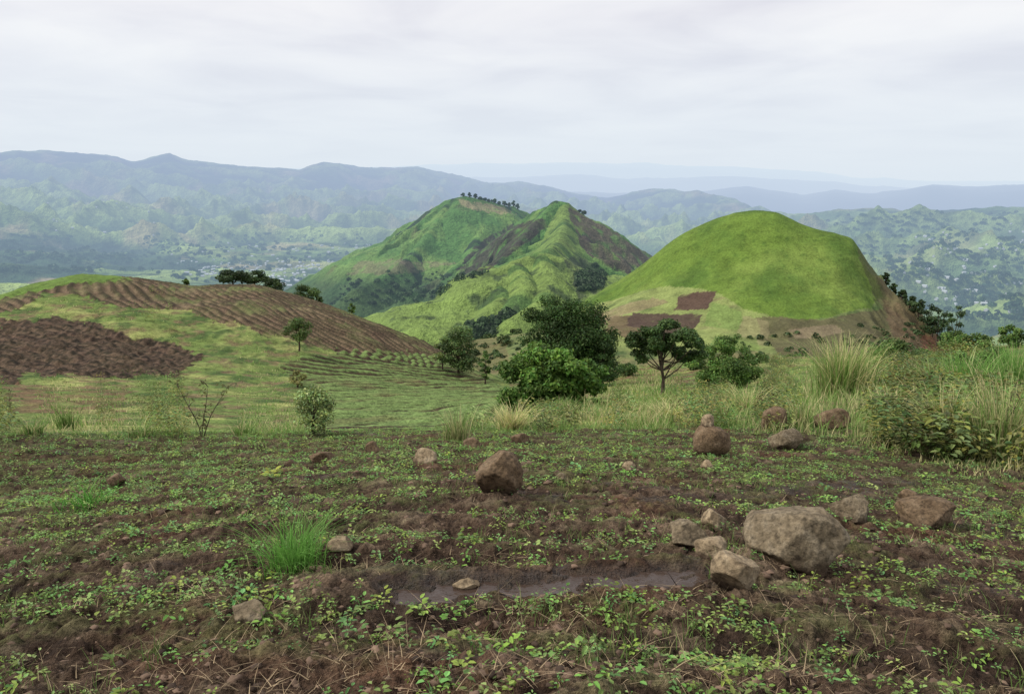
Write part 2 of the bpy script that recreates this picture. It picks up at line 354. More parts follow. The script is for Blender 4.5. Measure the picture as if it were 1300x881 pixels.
# --- C: central massif
def wp(px,py,d):
    a,t=azt(px,py); return np.array((math.sin(a)*d,math.cos(a)*d,float(t)*d))
Cc=layer(-22,20,900,np.exp(np.linspace(math.log(520),math.log(2600),750)))
X,Y=Cc.X,Cc.Y; RC=np.hypot(X,Y)
wx=X+34*fbm(X/110,Y/110,4,100); wy=Y+34*fbm(X/110,Y/110,4,101)
ridges=[
 ([(405,364,1560),(440,342,1540),(480,326,1520),(505,309,1500),(528,287,1480),(546,267,1450),(568,254,1420),(590,249,1400),(620,256,1440),(655,265,1500),(690,278,1550),(760,300,1600)],.85),
 ([(572,253,1415),(552,285,1330),(530,315,1260),(500,342,1180),(450,368,1100)],1.0),
 ([(546,268,1450),(520,305,1400),(480,335,1330),(430,360,1280)],1.0),
 ([(600,252,1410),(612,285,1330),(600,320,1230),(565,350,1130),(520,372,1060)],1.0),
 ([(650,262,1490),(648,285,1400),(640,300,1330)],1.0),
 ([(640,298,1180),(662,280,1160),(680,268,1130),(694,263,1110),(706,255,1100),(718,257,1100),(735,270,1120),(760,285,1140),(790,302,1160),(815,318,1180),(840,332,1200),(880,352,1240)],1.0),
 ([(706,256,1100),(684,278,1050),(662,305,1000),(630,335,950),(600,362,900),(565,392,850)],1.0),
 ([(716,258,1100),(716,285,1010),(708,308,900),(690,320,810)],1.0),
 ([(728,266,1110),(742,310,1000),(760,345,940),(790,370,880)],1.1),
 ([(750,278,1130),(770,306,1070),(788,328,1020),(800,350,980)],1.1),
 ([(775,292,1145),(798,320,1090),(815,340,1050)],1.1),
 ([(490,440,690),(530,408,715),(560,385,735),(595,362,750),(625,345,765),(655,331,780),(685,320,800),(710,326,800),(735,350,790),(760,378,770)],.75),
 ([(685,320,800),(700,350,740),(690,380,690),(650,405,650)],.8),
 ([(655,331,780),(668,360,720),(645,395,670)],.8),
 ([(625,345,765),(640,375,710),(610,405,660)],.8),
 ([(560,385,735),(585,410,690),(590,430,660)],.8),
]
H=np.full(X.shape,-9e9); DD=np.full(X.shape,1e9); SS=np.zeros(X.shape); RI=np.zeros(X.shape)
for ri,(pts,sl) in enumerate(ridges):
    P=[wp(*p) for p in pts]; acc=0
    for p,q in zip(P[:-1],P[1:]):
        dx,dy=q[0]-p[0],q[1]-p[1]; l=math.hypot(dx,dy)
        def dist(U,V_):
            s=np.clip(((U-p[0])*dx+(V_-p[1])*dy)/(l*l),0,1); return s,np.hypot(U-p[0]-s*dx,V_-p[1]-s*dy)
        s,d0_=dist(X,Y); s2,d1=dist(wx,wy)
        d=lerp(d0_,d1,sst(5,70,d0_))
        S_=acc+s2*l
        rib=(1-2.4*np.abs(pn(S_/42+ri*7.7,np.full_like(S_,ri*3.3)+d/300,5)))*.6+.5*pn(S_/15+ri*3,d/120,6)
        z=p[2]+(q[2]-p[2])*s-np.where(d<8,d*d/16*sl,(d-4)*sl*(1-.42*d/(d+160)))+rib*30*sst(6,80,d)
        upd=z>H; H=np.where(upd,z,H); DD=np.where(upd,d,DD); SS=np.where(upd,rib,SS); RI=np.where(upd,ri,RI)
        acc+=l
Cc.Z=np.maximum(H,-520)+6*fbm(X/40,Y/40,4,102)*sst(5,60,DD)+1.4*fbm(X/10,Y/10,3,103)
edgefade=np.minimum(sst(520,600,Cc.r),sst(2600,2300,Cc.r))[:,None]*(sst(-22,-20,np.degrees(Cc.az))*sst(20,18,np.degrees(Cc.az)))[None,:]
Cc.Z=lerp(-560.,Cc.Z,edgefade)
PX,PY=topix(X,Y,Cc.Z); w1=PX+9*fbm(X/50,Y/50,5,104,.65); w2=PY+8*fbm(X/50,Y/50,5,105,.65)
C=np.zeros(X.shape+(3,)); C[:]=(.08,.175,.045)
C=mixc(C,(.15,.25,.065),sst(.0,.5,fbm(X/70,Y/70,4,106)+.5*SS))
C=mixc(C,(.028,.050,.028),sst(-.05,.25,-SS*.9+.3*fbm(X/30,Y/30,4,107))*.95)  # gully vegetation, darkened between the ribs to paint in more relief shade
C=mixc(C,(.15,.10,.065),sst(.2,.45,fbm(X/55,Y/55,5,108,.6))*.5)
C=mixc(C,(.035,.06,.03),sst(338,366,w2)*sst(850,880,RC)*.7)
front=np.maximum(sst(870,840,RC),(RI==7)*sst(45,20,DD)*.8)
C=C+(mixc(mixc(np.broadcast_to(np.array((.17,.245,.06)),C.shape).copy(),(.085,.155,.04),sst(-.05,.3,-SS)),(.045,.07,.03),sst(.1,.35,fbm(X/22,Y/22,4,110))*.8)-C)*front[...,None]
for P,c,m in [([(690,276),(702,286),(655,318),(618,345),(575,350),(598,316),(640,290)],(.05,.038,.035),.9),
  ([(722,264),(790,300),(845,335),(800,348),(770,335),(745,322),(730,295)],(.10,.076,.060),.92),  # bare brown face, its colour also darkened as the side away from the sun
  ([(715,328),(735,326),(760,340),(770,372),(735,380),(724,352)],(.055,.065,.04),.7),
  ([(580,252),(640,262),(655,272),(610,268),(585,262)],(.30,.25,.15),.8),
  ([(455,332),(520,330),(580,335),(520,348),(440,348)],(.19,.15,.10),.6)]:
    C=mixc(C,c,inpoly(w1,w2,P)*m*sst(-.5,.1,fbm(X/18,Y/18,3,109)))
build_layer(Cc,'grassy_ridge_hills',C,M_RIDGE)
# --- D: valley and mountains
D=layer(-42,42,1000,np.exp(np.linspace(math.log(480),math.log(19000),850)))
crestD=[(-400,200),(0,194),(60,192),(125,195),(150,199),(168,206),(185,203),(205,197),(215,195),(230,201),(250,206),(300,210),(380,216),(395,211),(412,206),(430,208),(455,213),(500,214),(530,212),(550,217),(580,224),(620,233),(660,233),(700,238),(730,246),(770,250),(795,245),(820,241),(850,240),(868,245),(885,241),(905,248),(925,252),(950,259),(980,269),(1000,274),(1030,271),(1060,268),(1130,266),(1165,270),(1190,264),(1240,261),(1300,265),(1500,255),(1700,255)]
cdist=[(-400,11000),(400,11500),(600,13000),(720,12500),(800,11000),(900,10000),(1000,6800),(1300,6000),(1700,5600)]
ringsD=[(480,[(-400,620),(1700,620)]),(1000,[(-400,440),(300,440),(400,460),(700,480),(1000,470),(1700,470)]),
 (1700,[(-400,395),(100,400),(300,415),(500,420),(800,420),(1000,430),(1200,440),(1700,430)]),
 (2600,[(-400,340),(0,350),(150,368),(300,376),(420,375),(600,370),(800,372),(1000,385),(1150,395),(1300,395),(1700,380)]),
 ([(-400,4000),(900,4000),(1000,3500),(1700,3500)],[(-400,300),(0,308),(150,325),(300,333),(420,330),(600,320),(800,335),(1000,345),(1150,348),(1300,345),(1700,335)]),
 ([(-400,6000),(900,5800),(1000,4700),(1700,4500)],[(-400,262),(0,268),(150,278),(300,288),(420,288),(600,290),(800,300),(1000,308),(1150,305),(1300,300),(1700,290)]),
 ([(-400,8500),(600,9500),(800,8800),(900,8000),(1000,5700),(1700,5100)],[(-400,232),(0,234),(150,238),(300,246),(420,246),(600,256),(800,266),(1000,287),(1150,280),(1300,280),(1700,270)]),
 (cdist,crestD),
 ([(-400,14000),(600,15500),(800,14500),(1000,9500),(1700,9000)],[(-400,215),(600,250),(1000,310),(1700,300)]),
 (19500,[(-400,330),(1700,360)])]
D.Z=make_rings(D.az,D.r,ringsD,1)
X,Y=D.X,D.Y
_,PY0=topix(X,Y,D.Z)
cd=np.interp(D.az,azt(np.array([c[0] for c in cdist]),400.)[0],np.array([c[1] for c in cdist],float))
q=Rr=np.hypot(X,Y); rel=q/cd[None,:]
amp=np.interp(rel,[0,.2,.4,.6,.8,.93,1,1.2],[10,90,260,440,400,170,50,90])
ux=X+300*fbm(X/1800,Y/1800,3,120); uy=Y+300*fbm(X/1800,Y/1800,3,121)
rg=ridged(ux/1500,uy/1100,5,122)
flat=sst(.05,.35,fbm(X/1400,Y/1400,3,128)+.1)*sst(2000,2600,q)*sst(5200,4000,q)*.6
flat=np.maximum(flat,inpoly(*topix(X,Y,D.Z),[(230,310),(480,305),(520,375),(230,378)])*.8)
D.Z+=amp*(rg-.6)*(1-flat*.85)+14*fbm(X/200,Y/200,4,123)*(1-flat)
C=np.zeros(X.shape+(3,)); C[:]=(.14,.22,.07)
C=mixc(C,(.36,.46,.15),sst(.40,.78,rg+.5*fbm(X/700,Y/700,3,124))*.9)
C=mixc(C,(.025,.055,.03),sst(.52,.30,rg+.2*fbm(X/220,Y/220,3,125))*.85)  # forest tone in gullies, relief shade deepened in the colour
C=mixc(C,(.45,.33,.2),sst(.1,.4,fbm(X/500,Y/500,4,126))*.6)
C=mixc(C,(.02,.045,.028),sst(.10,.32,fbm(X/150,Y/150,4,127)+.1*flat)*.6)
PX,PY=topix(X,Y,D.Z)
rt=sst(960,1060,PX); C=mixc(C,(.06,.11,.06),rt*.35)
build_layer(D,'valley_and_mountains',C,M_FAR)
# --- E: distant ridges
for nm,rr,cr in [('distant_ridge',17500,[(-400,260),(500,250),(700,244),(860,246),(900,242),(920,240),(950,237),(975,241),(990,243),(1020,248),(1060,242),(1110,247),(1150,241),(1185,234),(1230,238),(1300,236),(1700,238)]),
                 ('distant_ridge',26000,[(-400,230),(520,225),(620,226),(740,222),(800,228),(900,224),(960,226),(1060,232),(1110,238),(1200,240),(1700,238)]),
                 ('distant_plateau',40000,[(-400,215),(440,214),(540,210),(600,208),(700,207),(820,208),(860,210),(900,211),(980,215),(1040,219),(1080,226),(1180,230),(1300,232),(1700,233)])]:
    E=layer(-42,42,600,np.exp(np.linspace(math.log(rr*.72),math.log(rr*1.25),70)))
    c2=[(x,y) for x,y in cr]
    E.Z=make_rings(E.az,E.r,[(rr*.7,[(-400,330),(1700,340)]),(rr*.9,[(x,y+7) for x,y in c2]),(rr,c2),(rr*1.26,[(-400,330),(1700,330)])],2)
    E.Z+=rr*.004*fbm(E.X/(rr*.05),E.Y/(rr*.05),5,130,.6)
    Ce=np.zeros(E.X.shape+(3,)); Ce[:]=(.05,.08,.04); build_layer(E,nm,Ce,M_FAR)
pm,nt=newmat('far_plain'); bb=N(nt,'ShaderNodeBsdfDiffuse'); bb.inputs[0].default_value=(.06,.09,.05,1); finish(nt,bb.outputs[0])
tag(mesh_np('far_plain',[(-90000,5000,-700),(90000,5000,-700),(90000,120000,-700),(-90000,120000,-700)],[[0,1,2,3]],pm),kind='structure')
print('terrain',time.time()-T0)
def maxT(L,a): 
    z=zat(L,np.full(len(L.r),a),L.r); return float((z/L.r).max())
# ---------------------------------------------------------------- water
wv=[];wq=[]
pcs=np.array(pc); ns=60; ts=np.linspace(0,len(pc)-1,ns)
cx=np.interp(ts,range(len(pc)),pcs[:,0]); cy=np.interp(ts,range(len(pc)),pcs[:,1])
tx=np.gradient(cx); ty=np.gradient(cy); ll=np.hypot(tx,ty); tx/=ll; ty/=ll
cx[0]-=tx[0]*.06; cx[-1]+=tx[-1]*.06
for i in range(ns):
    for s in (-.13,.13): wv.append((cx[i]-ty[i]*s,cy[i]+tx[i]*s,ZW))
for i in range(ns-1): wq.append((2*i,2*i+2,2*i+3,2*i+1))
m,nt=newmat('muddy_water'); p=N(nt,'ShaderNodeBsdfPrincipled'); p.inputs['Base Color'].default_value=(.055,.037,.028,1); p.inputs['Roughness'].default_value=.1; p.inputs['IOR'].default_value=1.36
nn=N(nt,'ShaderNodeTexNoise'); nn.inputs['Scale'].default_value=16; nn.inputs['Detail'].default_value=5; gg=N(nt,'ShaderNodeNewGeometry'); nt.links.new(gg.outputs['Position'],nn.inputs['Vector'])
b=N(nt,'ShaderNodeBump'); b.inputs['Strength'].default_value=.6; b.inputs['Distance'].default_value=.02; nt.links.new(nn.outputs[0],b.inputs['Height']); nt.links.new(b.outputs[0],p.inputs['Normal']); finish(nt,p.outputs[0],False)
tag(mesh_np('puddle_water',wv,wq,m),kind='structure')
# ---------------------------------------------------------------- rocks
def rock(px,py,wpx_,hpx,kind,label,seed,depth=.8,name='rock',group=None,zoff=0,ang=1.0,cuts=11,rmin=0,back=0):
    p,r=hit(A,px,py,rmin)
    sc=math.hypot(r,p.z)/F; w=wpx_*sc; h=hpx*sc*1.0
    rnd=random.Random(seed)
    bm=bmesh.new(); bmesh.ops.create_icosphere(bm,subdivisions=5 if wpx_>50 else 4,radius=1)
    planes=[]
    for _ in range(cuts):
        v=Vector((rnd.gauss(0,1),rnd.gauss(0,1),rnd.gauss(0,.8))).normalized(); planes.append((v,rnd.uniform(.52,.82)))
    off=Vector((rnd.uniform(0,50),)*3)
    for v in bm.verts:
        c=v.co.copy()
        for n_,d_ in planes:
            q_=c.dot(n_)
            if q_>d_: c-=n_*(q_-d_)*.97*ang
        c*=1+.08*mnoise.noise(c*1.1+off)+.07*mnoise.noise(c*3+off)+.035*mnoise.noise(c*9+off)+.018*mnoise.noise(c*22+off)
        v.co=c
    xs=[v.co.x for v in bm.verts]; ys=[v.co.y for v in bm.verts]; zs=[v.co.z for v in bm.verts]
    mx=(max(xs)+min(xs))/2; my=(max(ys)+min(ys))/2
    sx=w/(max(xs)-min(xs)); sy=w*depth/(max(ys)-min(ys)); sz=h*1.35/(max(zs)-min(zs)); z0=min(zs)
    for v in bm.verts: v.co=Vector(((v.co.x-mx)*sx,(v.co.y-my)*sy,(v.co.z-z0)*sz-h*.33))
    me=bpy.data.meshes.new(name); bm.to_mesh(me); bm.free()
    for f in me.polygons: f.use_smooth=True
    me.materials.append(M_ROCK[kind]); o=bpy.data.objects.new(name,me); COLL.objects.link(o)
    d=Vector((p.x,p.y,0)).normalized()
    q=Vector((p.x,p.y,0))+d*(w*depth*.35+back)
    z=float(zat(A,math.atan2(q.x,q.y),math.hypot(q.x,q.y)))
    o.location=(q.x,q.y,max(z,p.z-.10*h)+zoff)
    tag(o,label,'rock',group); return o
rock(1000,715,114,64,1,'largest boulder, rounded grey-brown, on the muddy field at lower right',3,.85,cuts=12,ang=.92,name='boulder')
rock(932,747,60,42,0,'pale tan blocky rock just in front of the largest boulder',8,.8,cuts=10)
rock(878,696,56,30,1,'flat tan stone left of the largest boulder',12,.8)
rock(906,674,32,25,0,'rounded tan stone behind the flat tan stone, left of the largest boulder',14,.8)
rock(902,708,38,22,0,'small tan stone between the flat tan stone and the blocky pale rock',16,.8)
rock(634,626,60,54,2,'brown angular boulder standing alone in the middle of the field',21,.8,cuts=10,name='boulder')
rock(1176,669,64,28,2,'broad low brown rock half sunk in soil, right of the largest boulder',24,.8)
rock(1078,659,52,26,1,'flat jagged grey rock behind and right of the largest boulder',27,.7,cuts=14)
o=rock(902,577,46,37,2,'round brown boulder carrying a small stone on top, by the grass edge',31,.9,ang=.6,name='boulder')
o2=rock(894,577,18,15,0,'small stone perched on top of the round brown boulder',33,.9); o2.location=(o.location.x-.06,o.location.y,o.location.z+o.dimensions.z*.70)
rock(983,545,32,27,2,'dark upright rock at the far edge of the field, left of the tilted slab',36,.7)
rock(1055,545,42,24,2,'brown rock in grass at the far edge of the field, rightmost of three',39,.8)
rock(998,570,42,24,1,'pointed wedge shaped rock in front of the dark upright rock',41,.7,cuts=12)
rock(540,588,32,18,0,'pale rounded stone in the crop left of the lone brown boulder',44,.8)
rock(474,574,20,14,2,'small brown stone near the far edge of the field, left of the pale rounded stone',46,.8)
rock(408,588,30,15,2,'low reddish stone at left centre of the field beyond the bright green tussock',48,.8)
rock(592,754,34,13,0,'flat tan stone lying in the left end of the puddle',51,.5)
rock(432,701,32,16,0,'pale grey stone beside the bright green grass tussock',53,.8)
rock(318,791,42,22,1,'grey stone in the soil at lower left nearest the camera',55,.8)
rock(798,600,17,12,0,'small stone in mid field right of the lone brown boulder',57,.9)
rock(600,571,24,13,2,'low stone at the field edge just above the lone brown boulder',59,.9)
rock(660,563,24,13,2,'small brown stone at the far field edge right of the low stone',60,.9)
rock(148,620,20,15,2,'reddish stone on the left side of the field',61,.8)
rock(1250,578,30,20,2,'brown rock under tall grass at the right edge',63,.8)
rock(898,598,18,11,0,'small tan stone just below the round brown boulder',65,.8)
rock(712,611,14,9,1,'tiny grey stone right of the lone brown boulder',67,.8)
rock(1150,636,22,11,2,'small brown stone behind the broad low rock',69,.8)
# ---------------------------------------------------------------- scattered stuff
def scatter_templates(temps,pos,scale,rot,cols):
    VV=[];QQ=[];CC=[];off=0
    idx=RNG.integers(0,len(temps),len(pos))
    for k,(V,Q,sh) in enumerate(temps):
        s=np.where(idx==k)[0]
        if not len(s): continue
        c,sn=np.cos(rot[s]),np.sin(rot[s]); x=V[:,0][None]*c[:,None]-V[:,1][None]*sn[:,None]; y=V[:,0][None]*sn[:,None]+V[:,1][None]*c[:,None]
        P=np.stack([x,y,np.broadcast_to(V[:,2],x.shape)],-1)*scale[s][:,None,None]+pos[s][:,None,:]
        VV.append(P.reshape(-1,3)); n=len(V)
        QQ.append((Q[None]+(np.arange(len(s))*n)[:,None,None]+off).reshape(-1,Q.shape[1])); off+=n*len(s)
        CC.append((cols[s][:,None,:]*sh[None,:,None]).reshape(-1,3))
    return np.concatenate(VV),np.concatenate(QQ),np.concatenate(CC)
def seedling(rnd,nl,ls=1.0,up=.0):
    V=[];Q=[];sh=[]
    for i in range(nl):
        a=rnd.uniform(0,6.28); rr=rnd.uniform(.08,.65); hz=rnd.uniform(.25,.8+up)-.4*rr*rr
        bx,by=math.cos(a)*rr,math.sin(a)*rr; L=rnd.uniform(.28,.5)*ls; w=L*rnd.uniform(.24,.32); a2=a+rnd.uniform(-.9,.9)
        dx,dy=math.cos(a2),math.sin(a2); dr=rnd.uniform(-.22,.12)*ls; f=.05*ls
        b=len(V)
        for (u,v_,zz) in [(0,0,0),(.28,1,f),(.68,.85,f+dr*.5),(1,0,dr),(.68,-.85,f+dr*.5),(.28,-1,f)]:
            V.append((bx+dx*L*u-dy*w*v_,by+dy*L*u+dx*w*v_,hz+zz))
        s=rnd.uniform(.7,1.3); sh+=[s]*6; Q.append((b,b+1,b+2,b+3)); Q.append((b,b+3,b+4,b+5))
    for i in range(3):
        a=rnd.uniform(0,6.28); b=len(V); ex,ey=math.cos(a)*.3,math.sin(a)*.3
        V+=[(-.015,0,0),(.015,0,0),(ex+.012,ey,.45),(ex-.012,ey,.45)]; sh+=[.8]*4; Q.append((b,b+1,b+2,b+3))
    return np.array(V),np.array(Q),np.array(sh)
rnd=random.Random(5)
temps=[seedling(rnd,n) for n in (5,6,8,7,9,6,10,12)]
def sample_polar(n,a0,a1,r0,r1,area=True):
    a=np.radians(RNG.uniform(a0,a1,n)); u=RNG.uniform(0,1,n)
    r=np.sqrt(r0*r0+u*(r1*r1-r0*r0)) if area else np.exp(np.log(r0)+u*math.log(r1/r0))
    return a,r
def P3(a,r,dz=0): return np.stack([np.sin(a)*r,np.cos(a)*r,zat(A,a,r)+dz],-1)
a1_,r1_=sample_polar(38000,-36,36,1.9,17.2); a2_,r2_=sample_polar(6500,-36,36,1.9,8,False)
a=np.concatenate([a1_,a2_]); r=np.concatenate([r1_,r2_]); P=P3(a,r)
px_,py_=topix(P[:,0],P[:,1],P[:,2])
rowd=np.cos(2*np.pi*(P[:,1]+.12*P[:,0]+.3*fbm(P[:,0]/2,P[:,1]/2,3,38))/.5)
den=.23+1.3*fbm(P[:,0]/1.1,P[:,1]/.6,4,32,.6)+.26*rowd+.12*sst(800,200,px_)+.20*sst(5,10,r)
dpp=dpoly(P[:,0],P[:,1],pc); den-=1.5*sst(.19,.11,dpp)
den-=.45*inpoly(px_,py_,TRK)
keep=(RNG.uniform(0,1,len(r))<den*.85); P=P[keep]; n=len(P); r=r[keep]
base=np.array((.15,.29,.07)); cols=base[None]*RNG.uniform(.6,1.6,(n,1))*np.stack([RNG.uniform(.85,1.6,n),np.ones(n),RNG.uniform(.7,1.4,n)],-1)
sc_=RNG.uniform(.028,.068,n)*(1+.25*RNG.normal(size=n)).clip(.5,1.7)*(.8+.38*sst(3,9,r))
V,Q,Cx=scatter_templates(temps,P-np.array((0,0,.004)),sc_,RNG.uniform(0,6.28,n),cols)
tag(mesh_np('crop_seedlings',V,Q,M_NEARLEAF,Cx,smooth=False),'low green crop seedlings spread over the brown field','seedlings',kind='stuff')
def clod(rnd):
    bm=bmesh.new(); bmesh.ops.create_icosphere(bm,subdivisions=2,radius=.5)
    o=Vector((rnd.uniform(0,99),)*3); V=[]
    for v in bm.verts: c=v.co*(1+.9*mnoise.noise(v.co*4+o)); V.append((c.x*1.2,c.y,c.z*.6))
    Q=[[v.index for v in f.verts] for f in bm.faces]; bm.free(); return np.array(V),np.array(Q),np.ones(len(V))
temps2=[clod(rnd) for _ in range(6)]
a,r=sample_polar(12000,-35,35,1.9,15,False); P=P3(a,r,-.004); dpp=dpoly(P[:,0],P[:,1],pc); k=(dpp>.11)&(fbm(P[:,0]/.6,P[:,1]/.6,3,141)>-.15); P=P[k]; r=r[k]; n=len(P)
cols=np.array((.12,.08,.055))[None]*RNG.uniform(.35,1.7,(n,1))**1.3
V,Q,Cx=scatter_templates(temps2,P,(.010+.045*RNG.uniform(0,1,n)**5)*(.7+.5*sst(3,8,r)),RNG.uniform(0,6.28,n),cols)
tag(mesh_np('soil_clods',V,Q,M_STRAW,Cx),'loose brown soil clods and pebbles on the field','soil clods',kind='stuff')
def blades(P,h,w,lean,ldir,cols,seg=2,droop=.0):
    n=len(P); ts=np.linspace(0,1,seg+1); 
    fa=RNG.uniform(0,np.pi,n); wx_,wy_=np.cos(fa),np.sin(fa)
    V=np.zeros((n,seg+1,2,3)); 
    for i,t in enumerate(ts):
        off=lean*t**1.8*h; z=h*(t-droop*t**3); ww=w*(1-t*.93)*.5
        cxp=P[:,0]+np.cos(ldir)*off; cyp=P[:,1]+np.sin(ldir)*off
        for j,s in enumerate((-1,1)):
            V[:,i,j,0]=cxp+s*wx_*ww; V[:,i,j,1]=cyp+s*wy_*ww; V[:,i,j,2]=P[:,2]+z
    q=np.array([[2*i,2*i+1,2*i+3,2*i+2] for i in range(seg)])
    Q=(q[None]+(np.arange(n)*(seg+1)*2)[:,None,None]).reshape(-1,4)
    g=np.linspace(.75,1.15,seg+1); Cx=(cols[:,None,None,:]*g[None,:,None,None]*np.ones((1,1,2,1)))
    return V.reshape(-1,3),Q,Cx.reshape(-1,3)
def gcols(n,dry,b=1.0):
    gq=np.array((.14,.225,.055)); s=np.array((.46,.39,.21)); m=(RNG.uniform(0,1,n)<dry)*RNG.uniform(.4,1,n)
    return (gq[None]+(s-gq)[None]*m[:,None])*RNG.uniform(.6,1.4,(n,1))*b
a,r=sample_polar(16000,-35,35,1.9,15,False); P=P3(a,r,.006); k=dpoly(P[:,0],P[:,1],pc)>.13
k&=(fbm(P[:,0]/.7,P[:,1]/.4,4,140)>.0); P=P[k]; n=len(P)
V,Q,Cx=blades(P,RNG.uniform(.005,.028,n),RNG.uniform(.0015,.005,n),RNG.uniform(1,7,n),RNG.uniform(0,6.28,n),np.array((.40,.30,.18))[None]*RNG.uniform(.3,1.4,(n,1)))
tag(mesh_np('straw_litter',V,Q,M_STRAW,Cx,smooth=False),'dry straw and dead stalks littering the field soil','straw litter',kind='stuff')
a,r=sample_polar(11000,-36,36,1.9,17); P=P3(a,r); k=(fbm(P[:,0]/.9,P[:,1]/.6,3,33)>.12)&(dpoly(P[:,0],P[:,1],pc)>.2); P=P[k]
P=np.repeat(P,5,0)+RNG.normal(0,.02,(len(P)*5,3))*np.array((1,1,.1)); n=len(P)
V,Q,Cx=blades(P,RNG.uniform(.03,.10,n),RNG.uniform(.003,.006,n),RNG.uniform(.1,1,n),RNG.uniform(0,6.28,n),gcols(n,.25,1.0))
tag(mesh_np('grass_sprigs',V,Q,M_GRASS,Cx,smooth=False),'short grass sprigs between the crop seedlings','grass sprigs',kind='stuff')
a,r=sample_polar(170000,-36,36,13.0,118,False); P=P3(a,r); px_,py_=topix(P[:,0],P[:,1],P[:,2])
e_=r+3.0*fbm(P[:,0]/2.5,P[:,1]/2.5,4,60,.6)+1.6*sst(900,1300,px_)
den=.13+1.7*fbm(P[:,0]/(r*.06),P[:,1]/(r*.12),4,150,.6)+.4*sst(520,700,px_)+.2*sst(60,20,r)*sst(450,650,px_)
jx=px_+14*fbm(P[:,0]/3,P[:,1]/3,3,153); jy=py_+7*fbm(P[:,0]/3,P[:,1]/3,3,154)
for poly in (DARK,CROP,BROWN): den-=.95*inpoly(jx,jy,poly)
k=(RNG.uniform(0,1,len(r))<den)&(e_>15.2); P=P[k]; r=r[k]; px_=px_[k]; n=len(P)
hh=np.where(px_>520,RNG.uniform(.08,.55,n),RNG.uniform(.04,.30,n))*(.65+1.5*fbm(P[:,0]/2.5,P[:,1]/2.5,3,151)).clip(.2,2.3)*(1+.5*sst(1000,1250,px_))*(.6+.4*sst(14,20,r))
dry=np.clip(.4+1.1*fbm(P[:,0]/4,P[:,1]/5,3,152)+.15*sst(900,1200,px_),0,1)
gc_=gcols(n,dry,1.45)
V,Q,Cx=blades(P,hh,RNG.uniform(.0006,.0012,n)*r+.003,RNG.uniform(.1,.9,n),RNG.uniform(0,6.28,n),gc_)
tag(mesh_np('meadow_grass',V,Q,M_GRASS,Cx,smooth=False),'uneven green and straw coloured grass covering the slopes beyond the field','grass',kind='stuff')
temps3=[seedling(rnd,n,.62,.5) for n in (14,18,22,26)]
a,r=sample_polar(36000,-36,36,14.0,125,False); P=P3(a,r); px_,py_=topix(P[:,0],P[:,1],P[:,2])
den=.0+1.6*fbm(P[:,0]/(r*.045),P[:,1]/(r*.09),4,160,.6)+.12*sst(60,20,r)*sst(450,650,px_)+.28*sst(1000,1200,px_)-.15*sst(40,20,r)*sst(560,450,px_)
den-=.5*inpoly(px_,py_,DARK)+.6*inpoly(px_,py_,CROP)+.25*inpoly(px_,py_,BROWN)
e_=r+3.0*fbm(P[:,0]/2.5,P[:,1]/2.5,4,60,.6)+1.6*sst(900,1300,px_)
k=(RNG.uniform(0,1,len(r))<den)&(e_>15.4); P=P[k]; r=r[k]; px_=px_[k]; n=len(P)
cl=fbm(P[:,0]/(r*.03),P[:,1]/(r*.05),2,161)
cols=np.array((.115,.19,.05))[None]*RNG.uniform(.5,1.6,(n,1))*(1+.9*cl[:,None])*np.stack([RNG.uniform(.8,1.9,n),np.ones(n),RNG.uniform(.7,1.4,n)],-1)
V,Q,Cx=scatter_templates(temps3,P,RNG.uniform(.12,.46,n)*(.6+r/75)*(1+.8*sst(1000,1250,px_)),RNG.uniform(0,6.28,n),cols.clip(.01,1))
tag(mesh_np('slope_weeds',V,Q,M_NEARLEAF,Cx,smooth=False),'patchy leafy weeds mixed with the grass on the slopes','weeds',kind='stuff')
print('stuff',time.time()-T0)
# ---------------------------------------------------------------- tussocks
def tussock(px,py,wp_,hp_,n,dry,b,label,spread=.5,seg=5,rmin=0,name='grass_tussock',group=None,blade=1.0,colmul=(1,1,1)):
    p,r=hit(A,px,py,rmin); sc=math.hypot(r,p.z)/F; w=wp_*sc; h=hp_*sc
    q=RNG.normal(0,w*.15,(n,2)); P=np.zeros((n,3)); P[:,:2]=q; P[:,2]=-.03*h
    ld=np.arctan2(q[:,1],q[:,0])+RNG.normal(0,.8,n); H_=h*RNG.uniform(.2,1.12,n)
    ln=np.abs(RNG.normal(0,1,n))*spread*w/(2*h)+.05
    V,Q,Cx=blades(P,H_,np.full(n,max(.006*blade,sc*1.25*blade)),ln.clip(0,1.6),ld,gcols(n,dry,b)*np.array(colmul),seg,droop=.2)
    o=mesh_np(name,V,Q,M_GRASS,Cx); o.location=p; tag(o,label,'grass tussock',group); return o
tussock(374,716,105,68,420,.02,1.25,'bright green grass tussock growing alone on the soil at lower left',1.1,colmul=(.95,1.3,1.0))
tussock(916,728,50,30,60,.1,1.2,'small green grass tuft between the stones left of the largest boulder',1.0)
tussock(112,642,90,22,150,.0,1.1,'low bright green grass patch on the left side of the field',1.0,colmul=(.7,1.3,.7))
tussock(1068,508,72,92,1300,.5,1.5,'tall pale feathery grass tussock standing highest right of centre',.7)
tussock(652,545,56,38,600,.9,1.7,'straw yellow grass tussock at the field edge below the big tree',.9)
tussock(918,538,30,36,160,.2,1.4,'small upright green grass tuft behind the round boulder',.7)
tussock(1016,542,30,48,140,.55,1.4,'thin pale grass tuft between two rocks at the field edge',.7)
tussock(1130,530,60,42,360,.5,1.5,'pale grass tussock right of the tallest feathery tussock',.9)
tussock(1205,560,74,76,500,.6,1.4,'broad straw coloured tussock left of the right edge',.9)
tussock(1272,580,86,112,700,.5,1.3,'tall dense tussock with straw stems cut by the right edge',.8)
tussock(1232,500,60,58,500,.2,1.35,'green tall grass clump behind the straw tussocks on the right',.7,colmul=(.85,1.05,.9))
